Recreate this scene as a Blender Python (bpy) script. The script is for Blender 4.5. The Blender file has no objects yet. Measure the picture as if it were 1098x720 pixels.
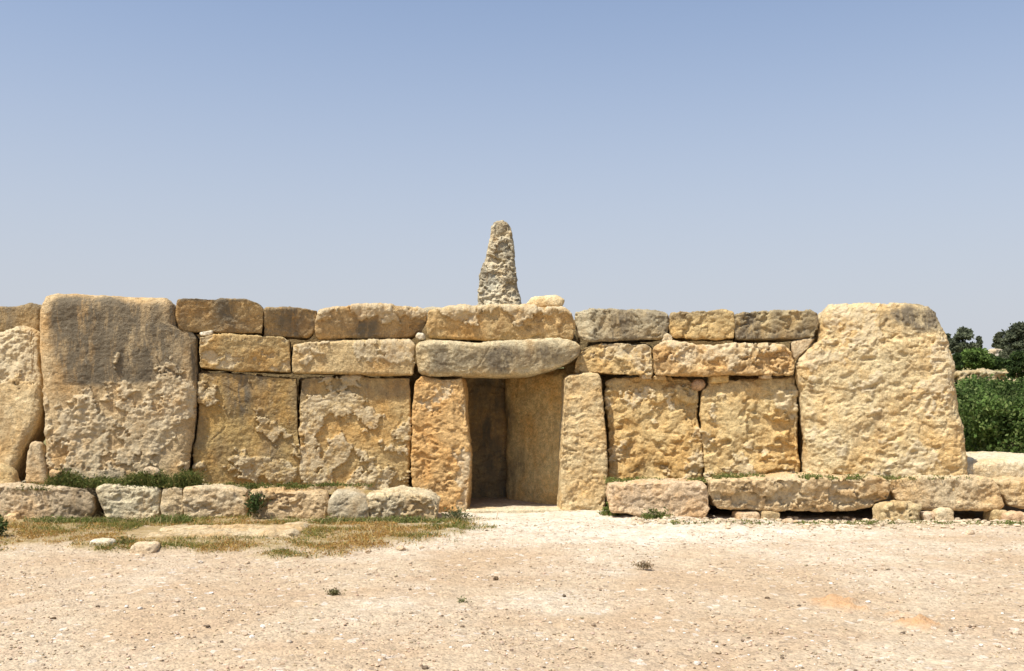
import bpy, math, random
import numpy as np

# ------------------------------------------------------------------ camera, sky, sun
S = bpy.context.scene
C = S.collection
F, CX, HY, EYE = 1070.0, 549.0, 433.0, 1.6          # focal length in pixels, centre column, horizon row, eye height

cam = bpy.data.cameras.new('camera')
cam.sensor_width = 36.0
cam.lens = F / 1098 * 36.0
cam.shift_y = (HY - 360) / 1098
cam.clip_start, cam.clip_end = 0.1, 5000
co = bpy.data.objects.new('camera', cam)
C.objects.link(co)
co.location = (0, 0, EYE)
co.rotation_euler = (math.radians(90), 0, 0)
S.camera = co

SUN_EL, SUN_AZ = math.radians(61), math.radians(47)   # azimuth measured from "behind the camera" towards the left
sd = (-math.sin(SUN_AZ) * math.cos(SUN_EL), -math.cos(SUN_AZ) * math.cos(SUN_EL), math.sin(SUN_EL))
w = bpy.data.worlds.new('World')
S.world = w
w.use_nodes = True
nt = w.node_tree
bg = nt.nodes['Background']
sky = nt.nodes.new('ShaderNodeTexSky')
sky.sky_type = 'NISHITA'
sky.sun_disc = False
sky.sun_elevation = SUN_EL
sky.sun_rotation = math.atan2(sd[0], sd[1])
sky.altitude = 0
sky.air_density = 1.0
sky.dust_density = 2.0
sky.ozone_density = 4.0
# summer haze: the blue fades to a pale band towards the horizon, all round
tc = nt.nodes.new('ShaderNodeTexCoord')
sx = nt.nodes.new('ShaderNodeSeparateXYZ')
nt.links.new(tc.outputs['Generated'], sx.inputs[0])
mr = nt.nodes.new('ShaderNodeMapRange')
mr.interpolation_type = 'SMOOTHSTEP'
mr.inputs['From Min'].default_value = -0.02
mr.inputs['From Max'].default_value = 0.48
mr.inputs['To Min'].default_value = 0.97
mr.inputs['To Max'].default_value = 0.14
nt.links.new(sx.outputs['Z'], mr.inputs['Value'])
hz = nt.nodes.new('ShaderNodeMix')
hz.data_type = 'RGBA'
hz.inputs[7].default_value = (3.55, 3.68, 4.02, 1)
nt.links.new(mr.outputs[0], hz.inputs['Factor'])
nt.links.new(sky.outputs[0], hz.inputs[6])
nt.links.new(hz.outputs[2], bg.inputs['Color'])
bg.inputs['Strength'].default_value = 0.13

sl = bpy.data.lights.new('sun', 'SUN')
sl.energy = 4.6
sl.angle = math.radians(0.53)
sl.color = (1.0, 0.955, 0.87)
so = bpy.data.objects.new('sun', sl)
C.objects.link(so)
from mathutils import Vector
so.rotation_euler = Vector(sd).to_track_quat('Z', 'Y').to_euler()
so.location = (-20, -20, 40)

S.view_settings.view_transform = 'Standard'
S.view_settings.look = 'None'
S.view_settings.gamma = 1
S.view_settings.use_curve_mapping = False
S.view_settings.exposure = 0.38
S.render.engine = 'CYCLES'
S.cycles.max_bounces = 6
S.cycles.diffuse_bounces = 4

# ------------------------------------------------------------------ numpy noise
G3 = np.array([(1,1,0),(-1,1,0),(1,-1,0),(-1,-1,0),(1,0,1),(-1,0,1),(1,0,-1),(-1,0,-1),
               (0,1,1),(0,-1,1),(0,1,-1),(0,-1,-1),(1,1,0),(-1,1,0),(0,-1,1),(0,-1,-1)], np.float32)

def hash3(i, j, k, seed=0):
    with np.errstate(over='ignore'):
        h = (i.astype(np.uint32) * np.uint32(374761393) + j.astype(np.uint32) * np.uint32(668265263)
             + k.astype(np.uint32) * np.uint32(2147483647 - 1274126177) + np.uint32(seed * 7919 + 13))
        h = (h ^ (h >> np.uint32(13))) * np.uint32(1274126177)
        h = (h ^ (h >> np.uint32(15))) * np.uint32(2246822519)
        return h ^ (h >> np.uint32(16))

def noise(p, seed=0):
    p = np.asarray(p, np.float32)
    pi = np.floor(p).astype(np.int64)
    f = p - pi
    q = f * f * f * (f * (f * 6 - 15) + 10)
    out = 0
    for dx in (0, 1):
        wx = q[:, 0] if dx else 1 - q[:, 0]
        for dy in (0, 1):
            wy = q[:, 1] if dy else 1 - q[:, 1]
            for dz in (0, 1):
                wz = q[:, 2] if dz else 1 - q[:, 2]
                g = G3[hash3(pi[:, 0] + dx, pi[:, 1] + dy, pi[:, 2] + dz, seed) & np.uint32(15)]
                dot = g[:, 0] * (f[:, 0] - dx) + g[:, 1] * (f[:, 1] - dy) + g[:, 2] * (f[:, 2] - dz)
                out = out + dot * wx * wy * wz
    return out

def fbm(p, octaves=4, seed=0, gain=0.5):
    a, s, out = 1.0, 1.0, 0
    for o in range(octaves):
        out = out + a * noise(p * s, seed + o * 31)
        a *= gain
        s *= 2.03
    return out

def ridged(p, octaves=4, seed=0):
    a, s, out, tot = 1.0, 1.0, 0, 0
    for o in range(octaves):
        out = out + a * (1 - np.abs(noise(p * s, seed + o * 31)) * 2)
        tot += a
        a *= 0.5
        s *= 2.1
    return out / tot

def worley(p, seed=0):
    pi = np.floor(p).astype(np.int64)
    f = p - pi
    best = np.full(len(p), 9.0, np.float32)
    for dx in (-1, 0, 1):
        for dy in (-1, 0, 1):
            for dz in (-1, 0, 1):
                h = hash3(pi[:, 0] + dx, pi[:, 1] + dy, pi[:, 2] + dz, seed)
                jx = (h & np.uint32(1023)) / 1023.0 + dx - f[:, 0]
                jy = ((h >> np.uint32(10)) & np.uint32(1023)) / 1023.0 + dy - f[:, 1]
                jz = ((h >> np.uint32(20)) & np.uint32(1023)) / 1023.0 + dz - f[:, 2]
                best = np.minimum(best, jx * jx + jy * jy + jz * jz)
    return np.sqrt(best)

def sstep(a, b, x):
    t = np.clip((x - a) / (b - a), 0, 1)
    return t * t * (3 - 2 * t)

# ------------------------------------------------------------------ mesh and tagging helpers
def mesh_from(name, verts, faces, smooth=True, attrs=None):
    """verts (n,3), faces (m,k) arrays -> mesh; attrs: name -> (n,) floats or (n,3) colours per vertex."""
    me = bpy.data.meshes.new(name)
    verts = np.ascontiguousarray(verts, np.float32)
    fl = faces if isinstance(faces, list) else [faces]
    me.vertices.add(len(verts))
    me.vertices.foreach_set('co', verts.ravel())
    loops = np.concatenate([np.asarray(x, np.int32).ravel() for x in fl])
    sizes = np.concatenate([np.full(len(x), x.shape[1], np.int32) for x in fl])
    starts = np.concatenate([[0], np.cumsum(sizes)[:-1]]).astype(np.int32)
    me.loops.add(len(loops))
    me.loops.foreach_set('vertex_index', loops)
    me.polygons.add(len(sizes))
    me.polygons.foreach_set('loop_start', starts)
    me.polygons.foreach_set('use_smooth', np.full(len(sizes), smooth, bool))
    me.update(calc_edges=True)
    for k, v in (attrs or {}).items():
        v = np.asarray(v, np.float32)
        if v.ndim == 1:
            a = me.attributes.new(k, 'FLOAT', 'POINT')
            a.data.foreach_set('value', v)
        else:
            a = me.attributes.new(k, 'FLOAT_COLOR', 'POINT')
            a.data.foreach_set('color', np.concatenate([v, np.ones((len(v), 1), np.float32)], 1).ravel())
    return me

def link(name, me, mat, loc=(0, 0, 0), parent=None):
    o = bpy.data.objects.new(name, me)
    if me is not None and mat is not None and not me.materials:
        me.materials.append(mat)
    o.location = loc
    C.objects.link(o)
    if parent:
        o.parent = parent
    return o

def tag(o, label=None, cat=None, group=None, kind=None):
    if label: o['label'] = label
    if cat: o['category'] = cat
    if group: o['group'] = group
    if kind: o['kind'] = kind
    return o

# ------------------------------------------------------------------ materials
def new_mat(name):
    m = bpy.data.materials.new(name)
    m.use_nodes = True
    t = m.node_tree
    b = t.nodes['Principled BSDF']
    b.inputs['Roughness'].default_value = 0.95
    b.inputs['Specular IOR Level'].default_value = 0.13
    return m, t, b

class N:
    """small node-wiring helper"""
    def __init__(self, t): self.t = t
    def n(self, typ, **kw):
        x = self.t.nodes.new(typ)
        for k, v in kw.items(): setattr(x, k, v)
        return x
    def put(self, sock, v):
        if hasattr(v, 'is_linked') or isinstance(v, bpy.types.NodeSocket): self.t.links.new(v, sock)
        else: sock.default_value = v
    def noise(self, vec, scale, detail=5, rough=0.55, dist=0.0):
        x = self.n('ShaderNodeTexNoise')
        self.put(x.inputs['Vector'], vec)
        x.inputs['Scale'].default_value = scale
        x.inputs['Detail'].default_value = detail
        x.inputs['Roughness'].default_value = rough
        x.inputs['Distortion'].default_value = dist
        return x.outputs['Fac']
    def voro(self, vec, scale, out='Distance', feature='F1'):
        x = self.n('ShaderNodeTexVoronoi', feature=feature)
        self.put(x.inputs['Vector'], vec)
        x.inputs['Scale'].default_value = scale
        return x.outputs[out]
    def ramp(self, v, a, b, ca=0.0, cb=1.0):
        x = self.n('ShaderNodeMapRange', interpolation_type='SMOOTHSTEP')
        self.put(x.inputs['Value'], v)
        x.inputs['From Min'].default_value = a
        x.inputs['From Max'].default_value = b
        x.inputs['To Min'].default_value = ca
        x.inputs['To Max'].default_value = cb
        return x.outputs[0]
    def math(self, op, a, b=0.0):
        x = self.n('ShaderNodeMath', operation=op)
        self.put(x.inputs[0], a)
        self.put(x.inputs[1], b)
        return x.outputs[0]
    def mix(self, f, a, b, mode='MIX'):
        x = self.n('ShaderNodeMix', data_type='RGBA', blend_type=mode)
        self.put(x.inputs['Factor'], f)
        for s, v in ((x.inputs[6], a), (x.inputs[7], b)):
            if isinstance(v, tuple): s.default_value = (*v, 1)
            else: self.t.links.new(v, s)
        return x.outputs[2]
    def attr(self, name, out='Fac'):
        x = self.n('ShaderNodeAttribute', attribute_name=name)
        return x.outputs[out]
    def gray(self, v):
        x = self.n('ShaderNodeCombineColor')
        for s in x.inputs: self.put(s, v)
        return x.outputs[0]
    def bump(self, h, strength, distance, normal=None):
        x = self.n('ShaderNodeBump')
        x.inputs['Strength'].default_value = strength
        x.inputs['Distance'].default_value = distance
        self.put(x.inputs['Height'], h)
        if normal is not None: self.put(x.inputs['Normal'], normal)
        return x.outputs[0]

def make_limestone():
    m, t, b = new_mat('limestone')
    k = N(t)
    pos = k.n('ShaderNodeNewGeometry').outputs['Position']
    oi = k.n('ShaderNodeObjectInfo')
    off = k.n('ShaderNodeVectorMath', operation='SCALE')
    k.put(off.inputs[0], (37.0, 11.0, 23.0))
    k.put(off.inputs['Scale'], oi.outputs['Random'])
    add = k.n('ShaderNodeVectorMath', operation='ADD')
    k.put(add.inputs[0], pos); k.put(add.inputs[1], off.outputs[0])
    v = add.outputs[0]
    stretch = k.n('ShaderNodeVectorMath', operation='MULTIPLY')
    k.put(stretch.inputs[0], v); k.put(stretch.inputs[1], (1.0, 1.0, 0.22))
    sv = stretch.outputs[0]
    tint = oi.outputs['Color']
    # broad ochre / pale clouds
    c = k.mix(k.ramp(k.noise(v, 1.5, 5, 0.6, 0.4), 0.38, 0.68), tint, k.mix(1.0, tint, (1.02, 0.86, 0.66), 'MULTIPLY'))
    c = k.mix(k.ramp(k.noise(v, 3.1, 6, 0.62, 0.8), 0.50, 0.72, 0, 0.75), c, k.mix(1.0, tint, (1.14, 1.16, 1.18), 'MULTIPLY'))
    # grain
    c = k.mix(1.0, c, k.gray(k.ramp(k.noise(v, 13, 6, 0.7), 0.25, 0.75, 0.72, 1.30)), 'MULTIPLY')
    c = k.mix(1.0, c, k.gray(k.ramp(k.noise(v, 55, 3, 0.6), 0.28, 0.7, 0.80, 1.18)), 'MULTIPLY')
    # rusty seepage
    c = k.mix(k.ramp(k.noise(sv, 4.5, 5, 0.6, 0.5), 0.57, 0.68, 0, 0.5), c, (0.35, 0.21, 0.085))
    # fresh broken surfaces are paler
    fl = k.math('MULTIPLY', k.attr('flake'), k.ramp(k.noise(v, 7, 5, 0.7), 0.34, 0.6, 0.12, 0.72))
    c = k.mix(fl, c, (0.62, 0.52, 0.345))
    # grey-brown crust and lichen, plus shade painted on some faces
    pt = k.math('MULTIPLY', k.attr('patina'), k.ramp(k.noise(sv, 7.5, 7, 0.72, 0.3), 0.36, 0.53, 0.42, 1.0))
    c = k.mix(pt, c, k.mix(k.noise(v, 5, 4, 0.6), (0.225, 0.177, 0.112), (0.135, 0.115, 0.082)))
    sp = k.math('MULTIPLY', k.ramp(k.noise(v, 21, 7, 0.78), 0.585, 0.64), k.ramp(k.attr('patina'), 0.0, 1.0, 0.28, 0.8))
    c = k.mix(sp, c, (0.085, 0.076, 0.06))
    wl = k.math('MULTIPLY', k.ramp(k.noise(v, 27, 5, 0.7), 0.61, 0.70), 0.45)
    c = k.mix(wl, c, (0.52, 0.49, 0.42))
    k.put(b.inputs['Base Color'], c)
    h = k.math('ADD', k.noise(v, 22, 8, 0.7), k.math('MULTIPLY', k.ramp(k.voro(v, 34), 0.0, 0.35), 0.30))
    k.put(b.inputs['Normal'], k.bump(h, 0.9, 0.035))
    return m

def make_ground_mat():
    m, t, b = new_mat('gravel_ground')
    k = N(t)
    v = k.n('ShaderNodeNewGeometry').outputs['Position']
    c = k.mix(k.ramp(k.noise(v, 0.55, 4, 0.6, 0.6), 0.38, 0.66), (0.445, 0.325, 0.205), (0.50, 0.395, 0.27))
    c = k.mix(k.math('MULTIPLY', k.attr('pale'), k.ramp(k.noise(v, 2.2, 6, 0.65), 0.3, 0.6, 0.35, 1.0)), c, (0.64, 0.565, 0.45))
    c = k.mix(k.ramp(k.noise(v, 2.7, 5, 0.6), 0.52, 0.75, 0, 0.6), c, (0.43, 0.305, 0.20))
    # single grains of gravel
    cell = k.voro(v, 46, 'Color')
    sep = k.n('ShaderNodeSeparateColor'); k.put(sep.inputs[0], cell)
    c = k.mix(1.0, c, k.gray(k.ramp(sep.outputs[0], 0, 1, 0.82, 1.11)), 'MULTIPLY')
    cell2 = k.voro(v, 21, 'Color')
    sep2 = k.n('ShaderNodeSeparateColor'); k.put(sep2.inputs[0], cell2)
    c = k.mix(k.ramp(sep2.outputs[1], 0.93, 0.97, 0, 0.55), c, (0.24, 0.185, 0.13))
    c = k.mix(k.ramp(sep2.outputs[0], 0.955, 0.98, 0, 0.5), c, (0.66, 0.60, 0.52))
    c = k.mix(1.0, c, k.gray(k.ramp(k.noise(v, 9, 7, 0.7), 0.25, 0.75, 0.86, 1.12)), 'MULTIPLY')
    c = k.mix(k.math('MULTIPLY', k.attr('orange'), k.ramp(k.noise(v, 12, 5, 0.7), 0.3, 0.6, 0.55, 1.0)), c, (0.49, 0.29, 0.145))
    # scrubby soil away from the forecourt and under the dry grass
    c = k.mix(k.math('MULTIPLY', k.attr('soil'), k.ramp(k.noise(v, 5, 6, 0.7), 0.3, 0.62, 0.35, 1)), c,
              k.mix(k.noise(v, 3, 4), (0.33, 0.215, 0.09), (0.22, 0.18, 0.065)))
    c = k.mix(k.attr('green'), c, k.mix(k.ramp(k.noise(v, 0.35, 8, 0.7), 0.35, 0.65), (0.10, 0.12, 0.035), (0.30, 0.24, 0.11)))
    k.put(b.inputs['Base Color'], c)
    h = k.math('ADD', k.math('MULTIPLY', k.ramp(k.voro(v, 46), 0.0, 0.7, 1, 0), 0.6), k.noise(v, 30, 6, 0.7))
    k.put(b.inputs['Normal'], k.bump(h, 0.7, 0.016))
    return m

def make_blade_mat(name, trans=0.25):
    m, t, b = new_mat(name)
    k = N(t)
    k.put(b.inputs['Base Color'], k.attr('col', 'Color'))
    b.inputs['Roughness'].default_value = 0.7
    tr = k.n('ShaderNodeBsdfTranslucent')
    k.put(tr.inputs['Color'], k.attr('col', 'Color'))
    mx = k.n('ShaderNodeMixShader')
    mx.inputs[0].default_value = trans
    t.links.new(b.outputs[0], mx.inputs[1]); t.links.new(tr.outputs[0], mx.inputs[2])
    t.links.new(mx.outputs[0], t.nodes['Material Output'].inputs['Surface'])
    return m

def make_pebble_mat():
    m, t, b = new_mat('pebble')
    k = N(t)
    v = k.n('ShaderNodeNewGeometry').outputs['Position']
    c = k.mix(1.0, k.attr('col', 'Color'), k.gray(k.ramp(k.noise(v, 60, 4), 0.3, 0.7, 0.8, 1.15)), 'MULTIPLY')
    k.put(b.inputs['Base Color'], c)
    return m

def make_bark():
    m, t, b = new_mat('bark')
    k = N(t)
    v = k.n('ShaderNodeNewGeometry').outputs['Position']
    k.put(b.inputs['Base Color'], k.mix(k.noise(v, 8, 5), (0.10, 0.075, 0.05), (0.19, 0.15, 0.11)))
    k.put(b.inputs['Normal'], k.bump(k.noise(v, 14, 5), 0.6, 0.03))
    return m

LIME, GROUND, BLADE, LEAF, PEBBLE, BARK = make_limestone(), make_ground_mat(), make_blade_mat('grass_blade'), make_blade_mat('leaf', 0.35), make_pebble_mat(), make_bark()

# ------------------------------------------------------------------ ground
def pos(px, py=None, Y=None, z=0.0):
    """point seen at pixel (px,py) on the level z, or at depth Y in column px"""
    if Y is None:
        Y = F * (EYE - z) / (py - HY)
    return np.array([(px - CX) / F * Y, Y, z])

def hill(x, y):
    """far terrain: the field climbs gently behind the temple"""
    return 2.5 * sstep(19, 40, y) + 2.2 * sstep(38, 85, y) + 0.3 * sstep(100, 300, y)

def soil_mask(x, y):
    """the strip of dry grass in front of the left bench: 1 inside, 0 outside"""
    n = fbm(np.stack([x * 1.3, y * 1.3, np.zeros_like(x)], 1), 4, 5)
    far = sstep(13.9, 13.5, y)
    near = 10.95 + 0.10 * (x + 7) * 0 + 0.55 * sstep(-1.9, -0.2, x) * 2.2 - 0.25 * np.exp(-((x + 2.4) / 0.8) ** 2) + 0.45 * sstep(-4.6, -6.4, x)
    return sstep(-0.25, 0.25, (y - near) + n * 0.7) * sstep(-0.25, -0.75, x + n * 0.5) * far

def ground_z(x, y):
    x = np.asarray(x, float); y = np.asarray(y, float)
    P = np.stack([x, y, np.zeros_like(x)], 1)
    z = 0.035 * fbm(P * 0.45, 3, 3) + 0.02 * fbm(P * 1.6, 4, 9)
    z = z * (1 - 0.6 * sstep(20, 30, y))
    z += 0.035 * soil_mask(x, y)
    z -= 0.05 * sstep(13.45, 13.75, y) * sstep(16, 15, y) * sstep(2.3, 2.9, x) * sstep(9, 7.5, x)      # hollow under the right bench
    z += hill(x, y)
    return z

def gz(x, y):
    return float(ground_z(np.array([x]), np.array([y]))[0])

def build_ground():
    xs = np.concatenate([-np.geomspace(900, 9.6, 34)[:-1], np.arange(-9.6, 9.61, 0.034), np.geomspace(9.6, 900, 34)[1:]])
    ys = np.concatenate([[-60, -25, -8, -1, 2.5, 4.2], np.arange(5.0, 14.8, 0.028), np.arange(15, 30, 0.5), np.geomspace(30, 1800, 40)])
    X, Y = np.meshgrid(xs, ys, indexing='xy')
    x, y = X.ravel(), Y.ravel()
    z = ground_z(x, y)
    P = np.stack([x, y, np.zeros_like(x)], 1)
    near = (np.abs(x) < 9.7) & (y > 4.5) & (y < 15)
    Pn = P[near]
    rough = fbm(Pn * 9, 4, 21) * 0.010 + np.maximum(0, noise(Pn * 17, 77) - 0.28) * 0.035
    z[near] += rough
    soil = soil_mask(x, y)
    # pale trodden limestone dust spreading from the threshold to the right
    pale = np.exp(-(((x - 1.9) / 3.2) ** 2 + ((y - 13.2) / 1.9) ** 2)) * 1.7
    pale += 0.8 * np.exp(-(((x - 0.5) / 1.3) ** 2 + ((y - 14.4) / 1.2) ** 2))
    pale = np.clip(pale + fbm(P * 0.7, 3, 91) * 0.5, 0, 1) * (y < 30)
    green = sstep(17, 24, y)
    ox = [((898 - CX) / F * 7.95, 7.95, 0.19, 0.30), ((980 - CX) / F * 7.3, 7.3, 0.12, 0.26)]
    orange = sum(np.exp(-((x - a) / rx) ** 2 - ((y - b) / ry) ** 2) for a, b, rx, ry in ox)
    orange = sstep(0.30, 0.75, orange + 0.5 * fbm(P * 6, 4, 12))
    z = z + orange * (0.03 + 0.05 * fbm(P * 9, 4, 14))
    strip = np.exp(-((y - 13.35) / 0.32) ** 2) * sstep(1.9, 3.2, x) * np.clip(0.35 + fbm(P * 2.5, 3, 8), 0, 1)
    ny, nx = X.shape
    i = np.arange(nx * ny).reshape(ny, nx)
    fcs = np.stack([i[:-1, :-1].ravel(), i[:-1, 1:].ravel(), i[1:, 1:].ravel(), i[1:, :-1].ravel()], 1)
    me = mesh_from('ground', np.stack([x, y, z], 1), fcs, True,
                   {'pale': pale, 'soil': np.clip(soil * 0.9 + strip, 0, 1), 'green': green, 'orange': orange})
    tag(link('ground', me, GROUND), kind='structure')
build_ground()

# ------------------------------------------------------------------ stones
def polyline(pts, s):
    pts = np.asarray(pts, float)
    L = np.concatenate([[0], np.cumsum(np.hypot(*(pts[1:] - pts[:-1]).T))])
    L /= L[-1]
    return np.stack([np.interp(s, L, pts[:, 0]), np.interp(s, L, pts[:, 1])], 1)

def face_depth(px):
    """the facade is gently concave: both wings come forward"""
    if px < 443: return 14.95 - (443 - px) * 0.0030
    if px > 650: return 14.95 - (px - 650) * 0.0024
    return 14.95

STONES = {}
seed_count = [0]
def stone(name, label, cat, top, right, bottom, left, dy=0.0, Y=None, T=0.7, yaw=None, r=0.09, lean=0.0, bow=0.0,
          tint=(0.50, 0.365, 0.20), und=0.035, mid=0.016, fine=0.006, hon=0.0, honf=3.4, pit=0.0, crack=0.011,
          flake=None, fd=-0.03, frough=0.02, patina=None, group=None, res=0.0118, mat=None, seed=None, cast=None):
    """One stone. top runs left to right, right downwards, bottom right to left, left upwards: its outline as seen from the camera,
    in photograph pixels, placed at its own depth Y; the body is a rounded block T metres thick worn by several kinds of erosion."""
    seed_count[0] += 1
    r *= {'course_block': 0.45, 'orthostat': 0.45, 'bench_stone': 0.5, 'door_jamb': 0.6}.get(name, 1.0)
    sd_ = seed if seed is not None else seed_count[0]
    allp = np.array(top + right + bottom + left, float)
    cx = 0.5 * (allp[:, 0].min() + allp[:, 0].max())
    grow = {'course_block': 0.9, 'bench_stone': 0.3, 'lintel': 1.0}.get(name, 0)      # neighbours are laid tight against each other
    if grow:
        hw = 0.5 * (allp[:, 0].max() - allp[:, 0].min())
        top, right, bottom, left = [[(x + grow * max(-1, min(1, (x - cx) / hw * 1.3)), y) for x, y in e] for e in (top, right, bottom, left)]
    Yf = (face_depth(cx) if Y is None else Y) + dy
    if yaw is None:
        yaw = 12 if cx < 443 else (-10 if cx > 650 else 0)
    a_ = math.radians(yaw)
    ex, ey = np.array([math.cos(a_), math.sin(a_)]), np.array([-math.sin(a_), math.cos(a_)])
    tl, tr, br, bl = top[0], top[-1], bottom[0], bottom[-1]
    P0 = np.array([(cx - CX) / F * (Yf + r), Yf + r])
    def proj(pts):
        out = []
        for px, py in pts:
            D = np.array([(px - CX) / F, 1.0])
            t = P0.dot(ey) / D.dot(ey)
            out.append(((t * D - P0).dot(ex), EYE - t * (py - HY) / F))
        return np.array(out)
    eT, eR = proj(top), proj([tr] + right + [br])
    eB, eL = proj(bottom)[::-1], proj([bl] + left + [tl])
    W = 0.5 * (np.hypot(*(eT[-1] - eT[0])) + np.hypot(*(eB[-1] - eB[0])))
    H = 0.5 * (np.hypot(*(eL[-1] - eL[0])) + np.hypot(*(eR[-1] - eR[0])))
    nx, nz, ny = max(8, int(W / res)), max(8, int(H / res)), max(6, int(T / (res * 2.6)))
    hx, hz, hy = W / 2, H / 2, T / 2
    rr = min(r, 0.48 * min(W, H, T))
    idx = np.full((nx + 1, ny + 1, nz + 1), -1, np.int32)
    surf = np.zeros(idx.shape, bool)
    surf[0] = surf[-1] = True; surf[:, 0] = surf[:, -1] = True; surf[:, :, 0] = surf[:, :, -1] = True
    I, J, K = np.nonzero(surf)
    idx[I, J, K] = np.arange(len(I))
    p = np.stack([-hx + W * I / nx, -hy + T * J / ny, -hz + H * K / nz], 1)
    h = np.array([hx, hy, hz]) - rr
    c = np.clip(p, -h, h)
    d = p - c
    ln = np.linalg.norm(d, axis=1, keepdims=True)
    p = c + d / np.maximum(ln, 1e-9) * rr
    s, t = np.clip((p[:, 0] / hx + 1) / 2, 0, 1), np.clip((p[:, 2] / hz + 1) / 2, 0, 1)
    bT, bB, bL, bR = polyline(eT, s), polyline(eB, s), polyline(eL, t), polyline(eR[::-1], t)
    s1, t1 = s[:, None], t[:, None]
    uv = (1 - t1) * bB + t1 * bT + (1 - s1) * bL + s1 * bR - ((1 - s1) * (1 - t1) * eB[0] + s1 * (1 - t1) * eB[-1] + (1 - s1) * t1 * eT[0] + s1 * t1 * eT[-1])
    u, v = s * 2 - 1, t * 2 - 1
    dep = p[:, 1] + hy - rr
    front = 1 - (p[:, 1] + hy) / T
    dep = dep + front * (lean * v * hz - bow * (1 - u ** 4) * (1 - v ** 4))
    def quads(g, flip):
        a = np.stack([g[:-1, :-1].ravel(), g[1:, :-1].ravel(), g[1:, 1:].ravel(), g[:-1, 1:].ravel()], 1)
        return a[:, ::-1] if flip else a
    fcs = np.concatenate([quads(idx[:, 0, :], False), quads(idx[:, -1, :], True),
                          quads(idx[0], True), quads(idx[-1], False),
                          quads(idx[:, :, -1], False), quads(idx[:, :, 0], True)])
    loc = np.stack([uv[:, 0], dep, uv[:, 1]], 1)
    tmp = mesh_from('tmp', loc, fcs)
    nrm = np.zeros(len(loc) * 3, np.float32)
    tmp.vertex_normals.foreach_get('vector', nrm)
    nrm = nrm.reshape(-1, 3)
    bpy.data.meshes.remove(tmp)
    q = (loc + np.array([sd_ * 7.13, sd_ * 3.7, sd_ * 5.9])).astype(np.float32)
    fw = 0.25 + 0.75 * np.clip(-nrm[:, 1] * 1.2 + 0.5 * np.clip(nrm[:, 2], 0, 1), 0, 1)
    sc = min(1.0, min(W, H) / 0.5)
    disp = und * sc * fbm(q * 1.1 / max(sc, 0.3), 3, 1) + mid * (0.8 * fbm(q * 4.3, 4, 2) + 0.13 * fbm(q * np.array([1.3, 1.3, 15.0], np.float32), 3, 5)) + fine * (fbm(q * 18, 3, 3, 0.65) + 0.8 * (0.45 - worley(q * 24, 4)))
    warp = np.stack([noise(q * 2.1, 41), noise(q * 2.1, 42), noise(q * 2.1, 43)], 1) * 0.22
    if hon:
        qq = (q + warp * 0.35) * np.array([honf, honf, honf * 1.35], np.float32)
        pocket = sstep(0.02, 0.22, fbm(qq * 0.9, 4, 11, 0.6))
        disp = disp + fw * hon * np.clip(0.75 + 0.9 * fbm(q * 1.1, 2, 34), 0.3, 1.3) * (0.35 - 1.2 * pocket + 0.85 * (0.5 - worley(qq * 1.5, 12)) + 0.42 * (0.5 - worley(qq * 3.8, 13)) + 0.16 * (0.5 - worley(qq * 9.0, 14)) + 0.28 * fbm(qq * 2.6, 4, 15, 0.6))
    if pit:
        hole = sstep(0.30, 0.50, noise((q + warp * 0.5) * np.array([5.5, 5.5, 7.5], np.float32), 61))
        hole2 = sstep(0.28, 0.45, noise(q * 13.0, 62))
        disp = disp - fw * pit * (hole + 0.45 * hole2)
    # a few open cracks
    ck = np.abs(noise((q + warp * 0.8) * np.array([0.9, 0.9, 1.3], np.float32), 51))
    disp = disp - crack * sstep(0.022, 0.0, ck) * sstep(0.12, 0.3, noise(q * 1.4, 52))
    m = np.zeros(len(q), np.float32)
    if flake is not None:
        f = fbm((q + warp * 0.25) * 2.2, 5, 17, 0.62) + flake(u, v)
        m = sstep(-0.035, 0.035, f)
        amp = np.clip(0.9 + 1.3 * fbm(q * 1.6, 2, 33), 0.25, 1.7)
        disp = disp + fw * (fd * m + m * amp * frough * 0.6 * ((0.5 - worley(q * 11.0, 19)) * 0.6 + (0.5 - worley(q * 25.0, 20)) * 0.45 + 0.9 * fbm(q * 7, 4, 24, 0.65)))
        m = m * fw
    pt = np.zeros(len(q), np.float32)
    if patina is not None:
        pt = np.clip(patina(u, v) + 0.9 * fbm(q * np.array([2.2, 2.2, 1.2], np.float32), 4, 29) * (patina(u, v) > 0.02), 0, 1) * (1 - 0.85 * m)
    loc = loc + nrm * disp[:, None]
    org2 = P0
    wx = org2[0] + loc[:, 0] * ex[0] + loc[:, 1] * ey[0]
    wy = org2[1] + loc[:, 0] * ex[1] + loc[:, 1] * ey[1]
    V = np.stack([wx, wy, loc[:, 2]], 1)
    org = np.array([V[:, 0].mean(), V[:, 1].mean(), V[:, 2].min()])
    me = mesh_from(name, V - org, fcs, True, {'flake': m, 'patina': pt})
    o = link(name, me, mat or LIME, tuple(org))
    o.color = (tint[0] * 1.02, tint[1] * 1.045, tint[2] * 0.99, 1)
    tag(o, label, cat, group)
    return o

def B(x0, y0, x1, y1, j=1.5, sd_=0):
    """outline of a roughly rectangular stone"""
    g = random.Random(int(x0 * 7 + y0 * 13 + sd_))
    J = lambda: g.uniform(-j, j)
    mx, my = (x0 + x1) / 2, (y0 + y1) / 2
    return dict(top=[(x0 + J(), y0 + J()), (mx, y0 + J() - j * .5), (x1 + J(), y0 + J())], right=[(x1 + J(), my)],
                bottom=[(x1 + J(), y1), (mx, y1), (x0 + J(), y1)], left=[(x0 + J(), my)])

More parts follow.
